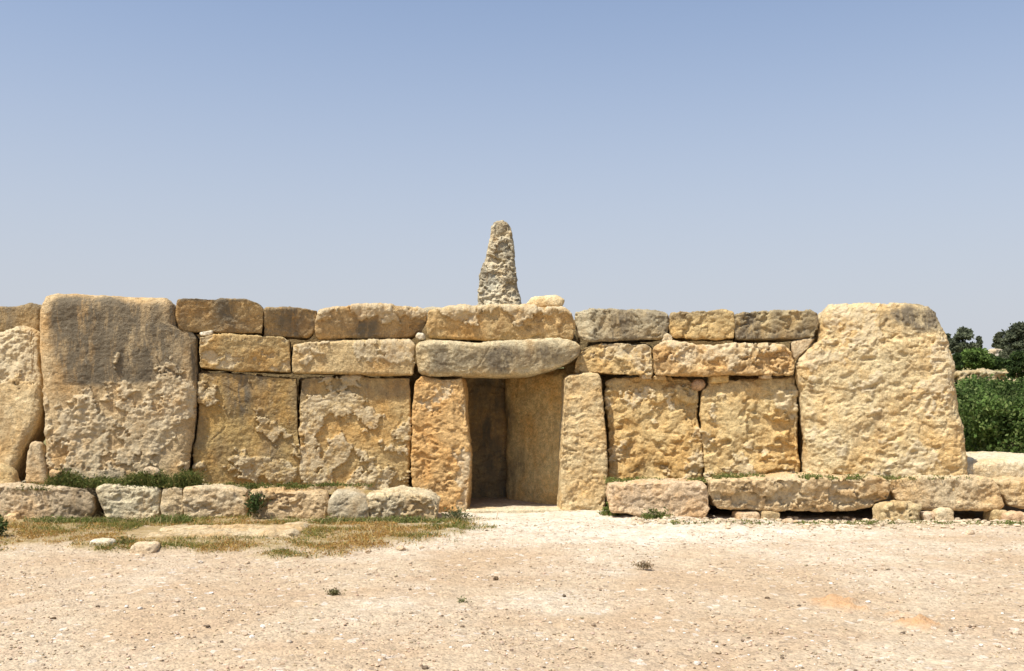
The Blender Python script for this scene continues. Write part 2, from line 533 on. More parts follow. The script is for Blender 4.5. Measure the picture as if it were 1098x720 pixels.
GOLD, PALE, PINK, BROWN, GREY, ORANGE, AMBER = ((0.50, 0.35, 0.17), (0.56, 0.46, 0.31), (0.54, 0.415, 0.27), (0.42, 0.285, 0.14),
                                         (0.43, 0.365, 0.255), (0.54, 0.34, 0.155), (0.46, 0.315, 0.135))
GC, GB, GO = 'blocks of the two upper courses', 'low bench stones along the foot of the facade', 'upright slabs of the facade'

# --- the two corner megaliths and the upright slabs
stone('corner_megalith', 'tall rounded corner slab with a large grey-brown crust and painted shade over its upper part', 'megalith',
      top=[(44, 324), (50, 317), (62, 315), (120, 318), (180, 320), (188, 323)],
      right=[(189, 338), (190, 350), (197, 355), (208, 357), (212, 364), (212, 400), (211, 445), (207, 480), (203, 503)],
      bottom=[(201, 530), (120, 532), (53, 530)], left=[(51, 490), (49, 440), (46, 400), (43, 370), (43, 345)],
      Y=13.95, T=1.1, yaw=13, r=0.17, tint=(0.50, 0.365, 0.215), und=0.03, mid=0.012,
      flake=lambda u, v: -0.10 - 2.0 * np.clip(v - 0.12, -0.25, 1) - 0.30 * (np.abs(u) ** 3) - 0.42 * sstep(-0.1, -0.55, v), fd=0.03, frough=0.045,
      patina=lambda u, v: 1.3 * sstep(0.02, 0.13, v) * sstep(-0.84, -0.62, u) * sstep(1.0, 0.90, v) * (1 - 0.75 * sstep(0.72, 0.86, u) * sstep(0.95, 0.9, u)))  # crust, with the self-shade of the turned-away face painted in
stone('leaning_megalith', 'slab cut off by the left edge of the photo, its top third broken and white', 'megalith',
      top=[(-90, 352), (-40, 352), (0, 353), (18, 347), (38, 352)], right=[(40, 365), (42, 385), (45, 402), (45, 440), (43, 452), (33, 472), (24, 492)],
      bottom=[(16, 520), (-40, 522), (-90, 520)], left=[(-92, 440)], Y=13.75, T=0.8, yaw=8, r=0.12, lean=0.14, tint=(0.54, 0.41, 0.245),
      flake=lambda u, v: 0.1 + 2.2 * (v - 0.35), fd=-0.05, frough=0.06)
stone('course_block', 'brown block resting above the leaning slab at the far left end', 'stone block',
      top=[(-90, 330), (0, 329), (20, 328), (34, 325), (42, 330)], right=[(42, 342)], bottom=[(41, 358), (0, 358), (-90, 358)], left=[(-91, 345)],
      Y=14.2, T=0.7, yaw=8, tint=BROWN, patina=lambda u, v: 0.55 + 0.0 * u, group=GC)
stone('wedge_stone', 'small upright wedge stone in the dark gap left of the crusted corner slab', 'small stone',
      top=[(33, 475), (38, 473), (44, 475)], right=[(48, 490), (51, 505)], bottom=[(53, 520), (27, 520)], left=[(28, 500), (29, 487)],
      Y=13.75, T=0.3, yaw=8, r=0.06, tint=PINK)
stone('fallen_stone', 'small triangular golden stone lying at the left edge above the bench', 'small stone',
      top=[(-16, 498), (-6, 497), (3, 499)], right=[(10, 506)], bottom=[(18, 522), (-16, 522)], left=[(-17, 510)], Y=13.55, T=0.25, yaw=0, r=0.05, tint=(0.56, 0.41, 0.22))

stone('orthostat', 'yellow-brown slab between the crusted corner slab and the panel with a crumbled face', 'upright slab',
      top=[(213, 400), (240, 400), (270, 403), (318, 406)], right=[(319, 430), (321, 470), (322, 505)], bottom=[(322, 545), (265, 546), (207, 545)],
      left=[(209, 490), (213, 450), (214, 425)], dy=0.06, T=0.7, r=0.05, lean=-0.035, tint=AMBER, und=0.03, mid=0.016,
      flake=lambda u, v: -0.42 + 0.75 * np.exp(-(((u - 0.45) / 0.6) ** 2 + ((v + 0.42) / 0.25) ** 2)) + 0.5 * np.exp(-(((u - 0.25) / 0.3) ** 2 + ((v - 0.2) / 0.2) ** 2)),
      fd=0.035, frough=0.05, patina=lambda u, v: 0.30 * sstep(0.1, 0.7, v) + 0.12, group=GO)  # paints the shade on this face, darkest towards its top
stone('orthostat', 'golden slab left of the orange door jamb, its face broken into crumbly ledges', 'upright slab',
      top=[(322, 407), (370, 404), (440, 405)], right=[(440, 440), (438, 490)], bottom=[(436, 545), (380, 546), (322, 545)], left=[(322, 490), (321, 440)],
      dy=0.05, T=0.7, r=0.05, lean=-0.02, tint=GOLD, und=0.03, mid=0.018,
      flake=lambda u, v: -0.02 + 0.42 * sstep(0.86, 0.70, v + 0.35 * np.clip(u, 0, 1)) - 0.42 + 0.25 * np.exp(-((u + 0.55) / 0.5) ** 2) - 0.5 * sstep(0.25, 0.75, u) * sstep(0.0, 0.5, v),
      fd=0.036, frough=0.045, patina=lambda u, v: 0.28 * sstep(0.55, 0.85, v), group=GO)  # shade of the overhanging course painted along the top
stone('door_jamb', 'orange upright jamb on the left side of the dark doorway', 'door jamb',
      top=[(445, 410), (452, 404), (475, 407), (496, 405)], right=[(499, 420), (501, 450), (505, 490), (503, 530)],
      bottom=[(501, 556), (470, 557), (447, 556)], left=[(442, 525), (441, 490), (443, 440)], dy=-0.12, T=0.75, r=0.07, lean=0.05,
      tint=ORANGE, hon=0.025, honf=4.5, und=0.025, flake=lambda u, v: -0.5 + 0.75 * sstep(0.35, 0.75, u) * sstep(0.2, -0.4, v), fd=-0.025)
stone('door_jamb', 'pale sandy upright jamb on the right side of the dark doorway', 'door jamb',
      top=[(605, 406), (612, 402), (630, 400), (643, 402)], right=[(648, 440), (651, 480), (651, 520)],
      bottom=[(648, 556), (625, 557), (599, 556)], left=[(601, 500), (603, 450), (604, 425)], dy=-0.14, T=0.75, r=0.06, lean=0.05,
      tint=(0.54, 0.41, 0.24), hon=0.022, honf=4, und=0.025, pit=0.01)
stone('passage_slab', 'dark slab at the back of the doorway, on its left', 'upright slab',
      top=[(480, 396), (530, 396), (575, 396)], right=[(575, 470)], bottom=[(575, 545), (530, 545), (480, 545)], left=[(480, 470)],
      Y=16.9, T=0.5, r=0.05, tint=(0.42, 0.30, 0.155), und=0.05, hon=0.02, patina=lambda u, v: 0.6 + 0.0 * u)  # even dark tone paints the shade inside the doorway
stone('passage_slab', 'warm brown slab inside the doorway next to the pale right jamb', 'upright slab',
      top=[(547, 396), (580, 396), (617, 396)], right=[(617, 470)], bottom=[(615, 552), (580, 548), (549, 546)], left=[(546, 480), (545, 430)],
      Y=16.15, T=0.6, r=0.2, yaw=-46, tint=(0.68, 0.50, 0.25), und=0.03, hon=0.006, patina=lambda u, v: 0.45 * sstep(-0.2, -0.9, u))  # darkens to the left: passage shade put into the colour
stone('orthostat', 'sandy honeycombed slab just right of the pale door jamb', 'upright slab',
      top=[(650, 410), (660, 405), (700, 404), (742, 406)], right=[(748, 418), (749, 440), (752, 480)], bottom=[(755, 545), (700, 546), (653, 545)],
      left=[(653, 480), (650, 440)], dy=0.16, T=0.7, r=0.07, tint=(0.52, 0.375, 0.19), hon=0.068, honf=1.8, und=0.05, pit=0.025,
      bow=0.07, flake=lambda u, v: -0.24 - 0.6 * sstep(0.72, 0.9, v), fd=0.03, frough=0.05, group=GO)
stone('orthostat', 'sandy honeycombed slab just left of the pale pitted corner megalith', 'upright slab',
      top=[(753, 420), (760, 410), (800, 407), (852, 405)], right=[(854, 430), (857, 470)], bottom=[(858, 540), (800, 541), (758, 540)],
      left=[(755, 490), (752, 445)], dy=0.10, T=0.7, r=0.07, tint=(0.53, 0.39, 0.205), hon=0.068, honf=1.7, und=0.05, pit=0.025,
      bow=0.06, flake=lambda u, v: -0.22 - 0.6 * sstep(0.72, 0.9, v), fd=0.03, frough=0.05, group=GO)
stone('corner_megalith', 'huge pale pitted corner megalith with a narrower neck, beside the green thicket', 'megalith',
      top=[(879, 338), (889, 328), (930, 324), (960, 326), (985, 325), (1000, 325)],
      right=[(1006, 332), (1010, 347), (1017, 365), (1022, 385), (1024, 410), (1030, 450), (1034, 480), (1035, 500)],
      bottom=[(1035, 535), (950, 536), (862, 535)], left=[(860, 490), (857, 440), (854, 400), (857, 386), (864, 377), (876, 367), (877, 352)],
      Y=14.15, T=1.2, yaw=-12, r=0.16, lean=0.05, tint=(0.56, 0.435, 0.26), hon=0.021, honf=2.2, und=0.05, mid=0.016, pit=0.028, bow=0.05, fine=0.009,
      flake=lambda u, v: -0.2 + 0.3 * sstep(0.2, 0.9, v) - 0.8 * sstep(0.6, 0.75, v) * sstep(-0.1, 0.15, u), fd=0.015, frough=0.03,
      patina=lambda u, v: 1.8 * np.exp(-(((u - 0.52) / 0.42) ** 2 + ((v - 0.85) / 0.085) ** 2)) + 0.7 * sstep(0.75, 0.95, u) * sstep(0.82, 0.95, v))

stone('threshold_slab', 'pale worn threshold slab flush with the ground across the doorway', 'threshold',
      top=[(499, 547), (550, 546), (604, 546)], right=[(605, 549)], bottom=[(605, 556), (550, 557), (499, 556)], left=[(498, 550)],
      Y=14.75, T=0.45, yaw=0, r=0.03, tint=(0.58, 0.49, 0.35), und=0.012)

# --- second course and lintel
stone('course_block', 'tan block above the yellow-brown slab, first of the second course from the left', 'stone block',
      top=[(215, 361), (240, 359), (300, 361), (309, 365)], right=[(311, 380)], bottom=[(312, 400), (260, 398), (214, 395)], left=[(214, 378)],
      dy=-0.04, T=0.7, r=0.05, lean=-0.14, tint=(0.48, 0.345, 0.175), flake=lambda u, v: -0.42 + 0.5 * sstep(0.2, 0.8, v), fd=-0.02, group=GC)
stone('course_block', 'block with a pale weathered upper edge, left of the lintel', 'stone block',
      top=[(314, 369), (350, 366), (438, 365), (444, 370)], right=[(444, 385)], bottom=[(443, 403), (380, 402), (314, 401)], left=[(313, 385)],
      dy=-0.08, T=0.7, r=0.10, lean=0.0, tint=(0.51, 0.37, 0.20), flake=lambda u, v: -0.05 + 0.55 * (v - 0.15) + 0.3 * sstep(-0.9, -0.3, u) - 0.3, fd=0.02, frough=0.03, group=GC)
stone('lintel', 'long grey lintel spanning the doorway on both jambs', 'lintel',
      top=[(447, 368), (460, 365), (520, 366), (600, 364), (618, 366)], right=[(622, 374), (620, 382), (612, 388)],
      bottom=[(600, 394), (572, 402), (530, 405), (480, 404), (449, 402)], left=[(446, 385)], dy=-0.15, T=1.0, r=0.075, lean=-0.2, bow=0.03, tint=(0.50, 0.41, 0.27), und=0.03, mid=0.014, pit=0.008,
      patina=lambda u, v: 0.80 * sstep(-0.85, -0.7, u) * sstep(0.95, 0.3, v) * sstep(-0.9, -0.2, v), hon=0.012)  # grey-brown tone deepens below the top edge, left end kept paler
stone('course_block', 'low rough block right of the lintel, above the first honeycombed slab', 'stone block',
      top=[(622, 374), (640, 367), (690, 367), (699, 371)], right=[(700, 385)], bottom=[(700, 403), (660, 402), (616, 400)], left=[(618, 388)],
      dy=-0.02, T=0.7, r=0.06, tint=(0.51, 0.375, 0.20), hon=0.035, flake=lambda u, v: -0.15 + 0.5 * v, fd=-0.035, group=GC)
stone('course_block', 'long rounded block with a lumpy pale back, second course at the right', 'stone block',
      top=[(702, 373), (712, 368), (724, 366), (745, 370), (765, 371), (790, 368), (840, 371), (848, 377)], right=[(851, 388)],
      bottom=[(848, 402), (760, 403), (702, 403)], left=[(701, 388)], dy=-0.09, T=0.7, r=0.12, tint=(0.53, 0.375, 0.205), hon=0.05, honf=4,
      flake=lambda u, v: -0.15 + 0.6 * v, fd=0.02, patina=lambda u, v: 0.6 * np.exp(-(((u + 0.75) / 0.2) ** 2 + ((v + 0.1) / 0.5) ** 2)), group=GC)
stone('wedge_stone', 'small wedge stone squeezed against the neck of the pale corner megalith', 'small stone',
      top=[(849, 366), (862, 363), (876, 362)], right=[(870, 369)], bottom=[(862, 377), (852, 386)], left=[(849, 376)], dy=0.0, T=0.4, r=0.04, tint=PINK)

# --- top course
stone('course_block', 'brown block with a black top edge resting in the notch of the crusted corner slab', 'stone block',
      top=[(191, 322), (200, 320), (262, 321), (276, 325)], right=[(283, 333), (283, 345)], bottom=[(281, 359), (240, 357), (200, 356), (192, 353)], left=[(190, 340)],
      dy=0.0, T=0.65, r=0.06, lean=-0.22, tint=BROWN, patina=lambda u, v: 0.45 + 0.9 * sstep(0.75, 0.95, v), hon=0.012, group=GC)  # black crust on top; the even tone mixes crust with painted shade
stone('course_block', 'short brown block, shortest of the top course, next to the black-edged one', 'stone block',
      top=[(285, 331), (320, 330), (340, 333)], right=[(340, 345), (335, 357)], bottom=[(329, 362), (284, 361)], left=[(284, 345)],
      dy=0.03, T=0.65, r=0.06, lean=-0.24, tint=BROWN, patina=lambda u, v: 0.5 + 0.0 * u, hon=0.012, group=GC)  # even tone mixes crust with painted shade of the undercut face
stone('course_block', 'long brown top block with a humped rough upper edge, left of the standing stone', 'stone block',
      top=[(344, 333), (370, 329), (400, 328), (445, 331), (455, 334)], right=[(458, 345), (453, 356)], bottom=[(444, 363), (390, 363), (341, 363)], left=[(339, 350)],
      dy=-0.02, T=0.65, r=0.10, lean=-0.30, tint=(0.44, 0.30, 0.155), hon=0.015, flake=lambda u, v: -0.42 + 0.7 * (v - 0.1), fd=0.03, frough=0.03,
      patina=lambda u, v: 0.65 * sstep(0.6, -0.1, v) * np.exp(-(u / 0.6) ** 2), group=GC)  # shade of the undercut lower middle put into the colour
stone('course_block', 'top block directly above the lintel, in front of the standing stone', 'stone block',
      top=[(460, 334), (500, 330), (560, 330), (603, 332), (611, 337)], right=[(615, 350)], bottom=[(613, 364), (540, 365), (500, 364), (460, 362)], left=[(459, 348)],
      dy=-0.06, T=0.7, r=0.08, lean=-0.2, tint=(0.48, 0.335, 0.17), hon=0.018, flake=lambda u, v: -0.36 + 0.75 * (v - 0.1), fd=0.035, frough=0.035, group=GC)
stone('course_block', 'dark grey lichen-covered top block right of the pale rounded stone', 'stone block',
      top=[(616, 335), (632, 331), (700, 333), (715, 335)], right=[(717, 350)], bottom=[(713, 363), (660, 366), (630, 366), (620, 362)], left=[(616, 348)],
      dy=-0.02, T=0.65, r=0.10, tint=(0.47, 0.40, 0.28), hon=0.04, honf=5, patina=lambda u, v: 0.75 * sstep(-0.9, -0.5, u) + 0.05, group=GC)
stone('course_block', 'golden top block between two grey lichen-covered blocks', 'stone block',
      top=[(719, 337), (730, 334), (770, 333), (786, 335)], right=[(787, 350)], bottom=[(787, 364), (750, 364), (722, 362)], left=[(718, 350)],
      dy=-0.01, T=0.65, r=0.07, lean=-0.04, tint=(0.49, 0.35, 0.175), hon=0.035, honf=4, patina=lambda u, v: 0.45 * sstep(0.2, 0.8, v), group=GC)
stone('course_block', 'grey-brown lumpy top block touching the pale corner megalith', 'stone block',
      top=[(789, 336), (830, 333), (868, 333), (876, 337)], right=[(877, 350)], bottom=[(872, 362), (845, 364), (789, 365)], left=[(788, 350)],
      dy=-0.01, T=0.65, r=0.07, tint=(0.45, 0.355, 0.21), hon=0.05, honf=5, patina=lambda u, v: 0.6 + 0.0 * u, group=GC)
stone('rounded_stone', 'pale rounded stone resting on the top course beside the standing stone', 'small stone',
      top=[(566, 322), (574, 318), (590, 316), (601, 317)], right=[(605, 322)], bottom=[(603, 331), (585, 333), (566, 333)], left=[(564, 327)],
      Y=15.1, T=0.45, r=0.12, yaw=0, tint=(0.62, 0.51, 0.34))
stone('standing_stone', 'tall eroded standing stone rising behind the top course above the doorway', 'standing stone',
      top=[(528, 239), (533, 235), (540, 234), (546, 238)], right=[(549, 255), (552, 272), (555, 295), (559, 328), (563, 400)],
      bottom=[(565, 508), (540, 510), (503, 508)], left=[(507, 400), (513, 328), (514, 295), (522, 275), (527, 255)],
      Y=20.6, T=0.55, r=0.12, yaw=2, tint=(0.54, 0.475, 0.36), hon=0.06, honf=1.5, und=0.05, mid=0.016, pit=0.03,
      flake=lambda u, v: -0.1 + 0.0 * u, fd=0.03, frough=0.03, patina=lambda u, v: 0.15 + 0.55 * sstep(0.45, 0.85, v))
stone('boulder', 'grey boulder tip barely showing above the top course left of the standing stone', 'boulder',
      top=[(452, 331), (463, 328.5), (476, 330)], right=[(480, 345)], bottom=[(482, 420), (448, 420)], left=[(450, 345)], Y=18.5, T=0.6, r=0.1, yaw=0, tint=GREY)

# --- rubble core filling the wall, glimpsed only through the open joints
for tg, x0, x1, lab in (('left', 60, 494, 'dark packed rubble core behind the left half of the facade'), ('right', 606, 1000, 'dark packed rubble core behind the right half of the facade')):
    stone('rubble_core', lab, 'rubble wall', top=[(x0, 346), (0.5 * (x0 + x1), 345), (x1, 346)], right=[(x1, 440)], bottom=[(x1, 535), (x0, 535)], left=[(x0, 440)],
          Y=15.55, T=1.4, yaw=6 if tg == 'left' else -5, r=0.1, tint=(0.30, 0.22, 0.12), und=0.06, res=0.06)
stone('rubble_core', 'packed rubble resting behind the lintel over the passage', 'rubble wall', top=[(487, 346), (621, 346)], right=[(621, 370)],
      bottom=[(621, 392), (487, 392)], left=[(487, 370)], Y=15.72, T=1.5, yaw=0, r=0.06, tint=(0.30, 0.22, 0.12), res=0.05)

# --- bench along the foot of the wall
bl = dict(cat='bench stone', group=GB)
def bench(label, Y, **kw):
    a = dict(T=0.62, r=0.10, hon=0.02, honf=4.2, und=0.035, mid=0.02, pit=0.012, yaw=4 if kw['top'][0][0] < 500 else -3)
    a.update(kw)
    return stone('bench_stone', label, 'bench stone', Y=Y, group=GB, **a)
bench('long pinkish bench stone at the left end, below the leaning slab', 13.45,
      top=[(-60, 520), (0, 520), (60, 521), (92, 523)], right=[(101, 533), (102, 545)], bottom=[(95, 560), (0, 560), (-60, 560)], left=[(-61, 540)], tint=(0.50, 0.38, 0.255), patina=lambda u, v: 0.4 * sstep(0.2, 0.9, u))
bench('grey-white bench stone below the crusted corner slab, its left end slanting', 13.5,
      top=[(102, 523), (112, 520), (140, 520), (171, 523)], right=[(172, 540)], bottom=[(171, 560), (130, 559), (113, 556)], left=[(110, 545), (105, 533)], tint=(0.545, 0.455, 0.315))
bench('narrow squared bench stone with a notch, next to the grey-white one', 13.52,
      top=[(174, 524), (185, 522), (196, 523)], right=[(197, 540)], bottom=[(196, 562), (176, 560)], left=[(173, 540)], r=0.05, tint=(0.54, 0.455, 0.335))
bench('cream bench stone left of the dark green weed', 13.52,
      top=[(198, 523), (230, 522), (262, 525)], right=[(267, 535), (266, 550)], bottom=[(260, 567), (205, 567), (199, 563)], left=[(197, 540)], tint=(0.54, 0.43, 0.295))
bench('crumbling orange-brown bench stone right of the dark green weed', 13.52,
      top=[(270, 526), (300, 524), (348, 529)], right=[(352, 540)], bottom=[(350, 569), (300, 569), (272, 566)], left=[(268, 545)], tint=(0.50, 0.36, 0.215), hon=0.06)
bench('small grey rounded boulder set in the bench between two brown stones', 13.42,
      top=[(353, 533), (362, 527), (378, 527), (390, 532)], right=[(396, 545)], bottom=[(395, 560), (354, 560)], left=[(351, 548)], T=0.5, r=0.16, tint=(0.45, 0.375, 0.27), hon=0.012)
bench('bench stone with a broad bright top against the orange door jamb', 13.5,
      top=[(393, 531), (430, 529), (462, 532)], right=[(470, 541), (470, 550)], bottom=[(466, 562), (398, 562)], left=[(394, 545)], T=0.95, r=0.10, tint=(0.53, 0.43, 0.29), hon=0.045)
bench('pink-tan bench stone just right of the pale door jamb', 14.0,
      top=[(653, 518), (700, 516), (752, 516), (758, 520)], right=[(761, 535), (763, 546)], bottom=[(756, 558), (690, 555), (656, 549)], left=[(651, 532)], tint=(0.545, 0.405, 0.275), hon=0.015)
bench('longest bench stone, belly sagging over a dark hollow, with a shadowed chipped face', 13.9,
      top=[(761, 515), (800, 513), (850, 511), (935, 510), (950, 512)], right=[(956, 525), (953, 536)], bottom=[(930, 545), (880, 550), (830, 549), (768, 545)], left=[(762, 532)],
      tint=(0.53, 0.39, 0.235), hon=0.025, flake=lambda u, v: -0.38 + 0.6 * np.exp(-(((v + 0.1) / 0.5) ** 2)), fd=-0.07, frough=0.05, lean=-0.28)
bench('bench stone below the pale corner megalith, propped on small stones', 13.85,
      top=[(957, 514), (980, 510), (1040, 509), (1064, 513)], right=[(1070, 525), (1075, 542)], bottom=[(1070, 548), (1000, 548), (975, 544), (961, 537)], left=[(956, 527)],
      tint=(0.54, 0.42, 0.275), lean=0.02)
bench('bench stone cut off by the right edge of the photo', 13.9,
      top=[(1073, 517), (1098, 513), (1160, 513)], right=[(1161, 530)], bottom=[(1160, 549), (1100, 546), (1080, 542)], left=[(1074, 530)], tint=(0.52, 0.40, 0.25))
stone('flat_slab', 'broad pale flat slab lying behind the bench at the right edge, below the thicket', 'flat slab',
      top=[(1030, 497), (1075, 492), (1170, 494)], right=[(1171, 505)], bottom=[(1170, 528), (1030, 528)], left=[(1030, 510)], Y=14.45, T=2.4, yaw=0, r=0.10,
      tint=(0.60, 0.515, 0.385), und=0.05)
stone('flat_slab', 'low pinkish slab half buried in the dry grass before the left bench', 'flat slab',
      top=[(152, 575), (200, 574), (260, 572), (316, 570)], right=[(321, 578)], bottom=[(316, 592), (230, 594), (155, 592)], left=[(148, 584)], Y=11.75, T=1.0, yaw=0, r=0.06,
      tint=(0.50, 0.385, 0.25), hon=0.05, mid=0.03)

# --- stones propping the right bench, chips in the joints
def small(name, label, x0, y0, x1, y1, Y, T=0.3, tint=PINK, r=0.05, group=None, cat='small stone', **kw):
    return stone(name, label, cat, Y=Y, T=T, r=r, tint=tint, yaw=kw.pop('yaw', 5), group=group, res=kw.pop('res', 0.014), hon=kw.pop('hon', 0.012), **B(x0, y0, x1, y1), **kw)
GP = 'small stones propping the right bench'
small('prop_stone', 'low pink prop stone under the left end of the longest bench stone', 789, 550, 813, 563, 13.95, tint=(0.54, 0.40, 0.27), group=GP)
small('prop_stone', 'square tan prop stone under the longest bench stone', 816, 549, 837, 562, 13.95, tint=(0.48, 0.36, 0.21), group=GP, r=0.03)
small('prop_stone', 'largest prop stone, a rough block between the two long bench stones', 946, 541, 988, 567, 13.55, T=0.4, tint=(0.50, 0.38, 0.22), r=0.08, group=GP, hon=0.04)
small('prop_stone', 'pale pink upright prop stone right of the rough block', 990, 549, 1003, 566, 13.55, T=0.2, tint=(0.58, 0.45, 0.33), group=GP)
small('prop_stone', 'knobbly prop stone at the edge of the dark hollow', 1004, 547, 1021, 567, 13.5, T=0.22, tint=(0.54, 0.43, 0.29), group=GP)
small('prop_stone', 'shaded prop stone at the right end of the dark hollow', 1064, 547, 1080, 565, 13.75, T=0.3, tint=(0.46, 0.35, 0.2), group=GP)
small('prop_stone', 'reddish wedge prop stone near the right edge of the photo', 1079, 550, 1104, 565, 13.6, T=0.25, tint=(0.58, 0.40, 0.26), group=GP)
small('chock_stone', 'round pinkish chock stone wedged above the joint of the two honeycombed slabs', 743, 407, 757, 420, face_depth(750) + 0.05, T=0.2, tint=(0.52, 0.36, 0.24), r=0.08)
small('chock_stone', 'flat yellow chock stone right of the round chock under the second course', 762, 403, 783, 411, face_depth(770) + 0.02, T=0.25, tint=(0.56, 0.41, 0.2), r=0.03)
small('chock_stone', 'flat tan chock stone above the first honeycombed slab, near the round chock', 702, 403, 714, 408, face_depth(707) + 0.03, T=0.2, tint=(0.5, 0.38, 0.22), r=0.02)
small('chock_stone', 'thin pale chip under the low rough block right of the lintel', 688, 402, 699, 407, face_depth(695) + 0.03, T=0.2, tint=(0.52, 0.4, 0.26), r=0.02)
small('chock_stone', 'white chip in the joint left of the lintel, under the top course', 447, 356, 456, 365, 14.85, T=0.2, tint=(0.66, 0.60, 0.50), r=0.04)
small('chock_stone', 'white chip between top and second course, at the crusted corner slab', 215, 355, 227, 360, face_depth(220) + 0.0, T=0.2, tint=(0.66, 0.58, 0.46), r=0.02)
small('chock_stone', 'pale chip in the joint below the dark grey top block', 711, 360, 720, 366, face_depth(715) - 0.03, T=0.2, tint=(0.62, 0.55, 0.44), r=0.02)
small('chock_stone', 'white chip under the lumpy second-course block, left of the pale corner megalith', 818, 401, 828, 406, face_depth(823) - 0.0, T=0.2, tint=(0.62, 0.5, 0.36), r=0.02)
small('embedded_stone', 'white stone at the front edge of the dry grass strip', 98, 579, 122, 590, 10.95, T=0.22, tint=(0.64, 0.57, 0.46), r=0.06, yaw=0, cat='loose stone')
small('embedded_stone', 'peach-coloured lump at the front edge of the dry grass strip', 138, 583, 166, 598, 10.6, T=0.3, tint=(0.58, 0.44, 0.30), r=0.07, yaw=0, cat='loose stone')
small('bench_chip', 'small squared stone under the left end of the bench', 3, 552, 19, 562, 13.3, T=0.15, tint=(0.60, 0.47, 0.32), r=0.025, cat='loose stone')
small('bench_chip', 'orange chip on the ledge at the foot of the crusted corner slab', 54, 504, 65, 513, 13.6, T=0.12, tint=(0.56, 0.40, 0.24), r=0.03, cat='loose stone')
small('bench_chip', 'pale stone in the dark grass at the foot of the crusted corner slab', 153, 501, 170, 510, 13.62, T=0.12, tint=(0.58, 0.45, 0.31), r=0.04, cat='loose stone')

# soil filling the ledge between bench and wall, where grass grows
def soil_bed(x0, x1, y0, y1, zt, name):
    n, mrows = 120, 10
    xs = np.linspace(x0, x1, n); sy = np.linspace(0, 1, mrows)
    X, Sg = np.meshgrid(xs, sy, indexing='xy')
    Yf = np.interp(X, [x0, x1], y0); Yb = np.interp(X, [x0, x1], y1)
    Yv = Yf + (Yb - Yf) * Sg
    P = np.stack([X.ravel(), Yv.ravel(), 0 * X.ravel()], 1)
    Z = np.interp(X, [x0, x1], zt).ravel() + 0.05 * fbm(P * 3, 4, 3)
    i = np.arange(n * mrows).reshape(mrows, n)
    q = np.stack([i[:-1, :-1].ravel(), i[:-1, 1:].ravel(), i[1:, 1:].ravel(), i[1:, :-1].ravel()], 1)
    me = mesh_from(name, np.stack([P[:, 0], P[:, 1], Z], 1), q, True, {'soil': np.ones(len(P)), 'pale': np.zeros(len(P)), 'green': np.zeros(len(P))})
    tag(link(name, me, GROUND), kind='structure')
soil_bed(-7.4, -1.35, (13.95, 13.95), (14.2, 15.1), (0.42, 0.29), 'soil')
soil_bed(1.5, 7.3, (14.4, 14.2), (15.0, 14.8), (0.42, 0.50), 'soil')

# ------------------------------------------------------------------ gravel, loose stones
ICO = None
def pebble_mesh(n, centres, sizes, cols, seed):
    """n small faceted pebbles in one mesh"""
    g = np.random.default_rng(seed)
    t = (1 + 5 ** 0.5) / 2
    iv = np.array([(-1, t, 0), (1, t, 0), (-1, -t, 0), (1, -t, 0), (0, -1, t), (0, 1, t), (0, -1, -t), (0, 1, -t), (t, 0, -1), (t, 0, 1), (-t, 0, -1), (-t, 0, 1)]) / 1.9
    it = np.array([(0,11,5),(0,5,1),(0,1,7),(0,7,10),(0,10,11),(1,5,9),(5,11,4),(11,10,2),(10,7,6),(7,1,8),(3,9,4),(3,4,2),(3,2,6),(3,6,8),(3,8,9),(4,9,5),(2,4,11),(6,2,10),(8,6,7),(9,8,1)])
    V = iv[None] * g.uniform(0.72, 1.2, (n, 12, 1)) * np.stack([g.uniform(.8, 1.35, n), g.uniform(.7, 1.1, n), g.uniform(.4, .75, n)], 1)[:, None]
    a = g.uniform(0, 6.28, n)
    ca, sa = np.cos(a)[:, None], np.sin(a)[:, None]
    V = np.stack([V[..., 0] * ca - V[..., 1] * sa, V[..., 0] * sa + V[..., 1] * ca, V[..., 2]], 2)
    V = V * sizes[:, None, None] + centres[:, None]
    fcs = (it[None] + 12 * np.arange(n)[:, None, None]).reshape(-1, 3)
    return mesh_from('pebbles', V.reshape(-1, 3), fcs, False, {'col': np.repeat(cols, 12, 0)})

rng = np.random.default_rng(4)
def gravel():
    n = 26000
    Y = 5.3 + (13.9 - 5.3) * rng.random(n) ** 1.25
    X = (rng.random(n) * 2 - 1) * (0.56 * Y + 0.4)
    keep = (soil_mask(X, Y) < 0.5) | (rng.random(n) < 0.15)
    clump = fbm(np.stack([X, Y, 0 * X], 1) * 0.8, 3, 55)
    keep &= rng.random(n) < np.clip(0.6 + clump * 1.2, 0.08, 1)
    X, Y = X[keep], Y[keep]
    n = len(X)
    sz = 0.0055 + 0.0085 * rng.random(n) ** 3 + (rng.random(n) < 0.03) * rng.uniform(0.003, 0.014, n)
    base = np.array([0.47, 0.36, 0.245])
    col = base * rng.uniform(0.75, 1.15, (n, 1)) * (1 + rng.normal(0, 0.03, (n, 3)))
    d = rng.random(n)
    col[d < 0.05] = np.array([0.19, 0.14, 0.095]) * rng.uniform(0.7, 1.4, ((d < 0.05).sum(), 1))
    col[d > 0.93] = np.array([0.68, 0.63, 0.55])
    c = np.stack([X, Y, ground_z(X, Y) + sz * 0.35], 1)
    tag(link('gravel', pebble_mesh(n, c, sz, col, 5), PEBBLE), kind='stuff')
gravel()

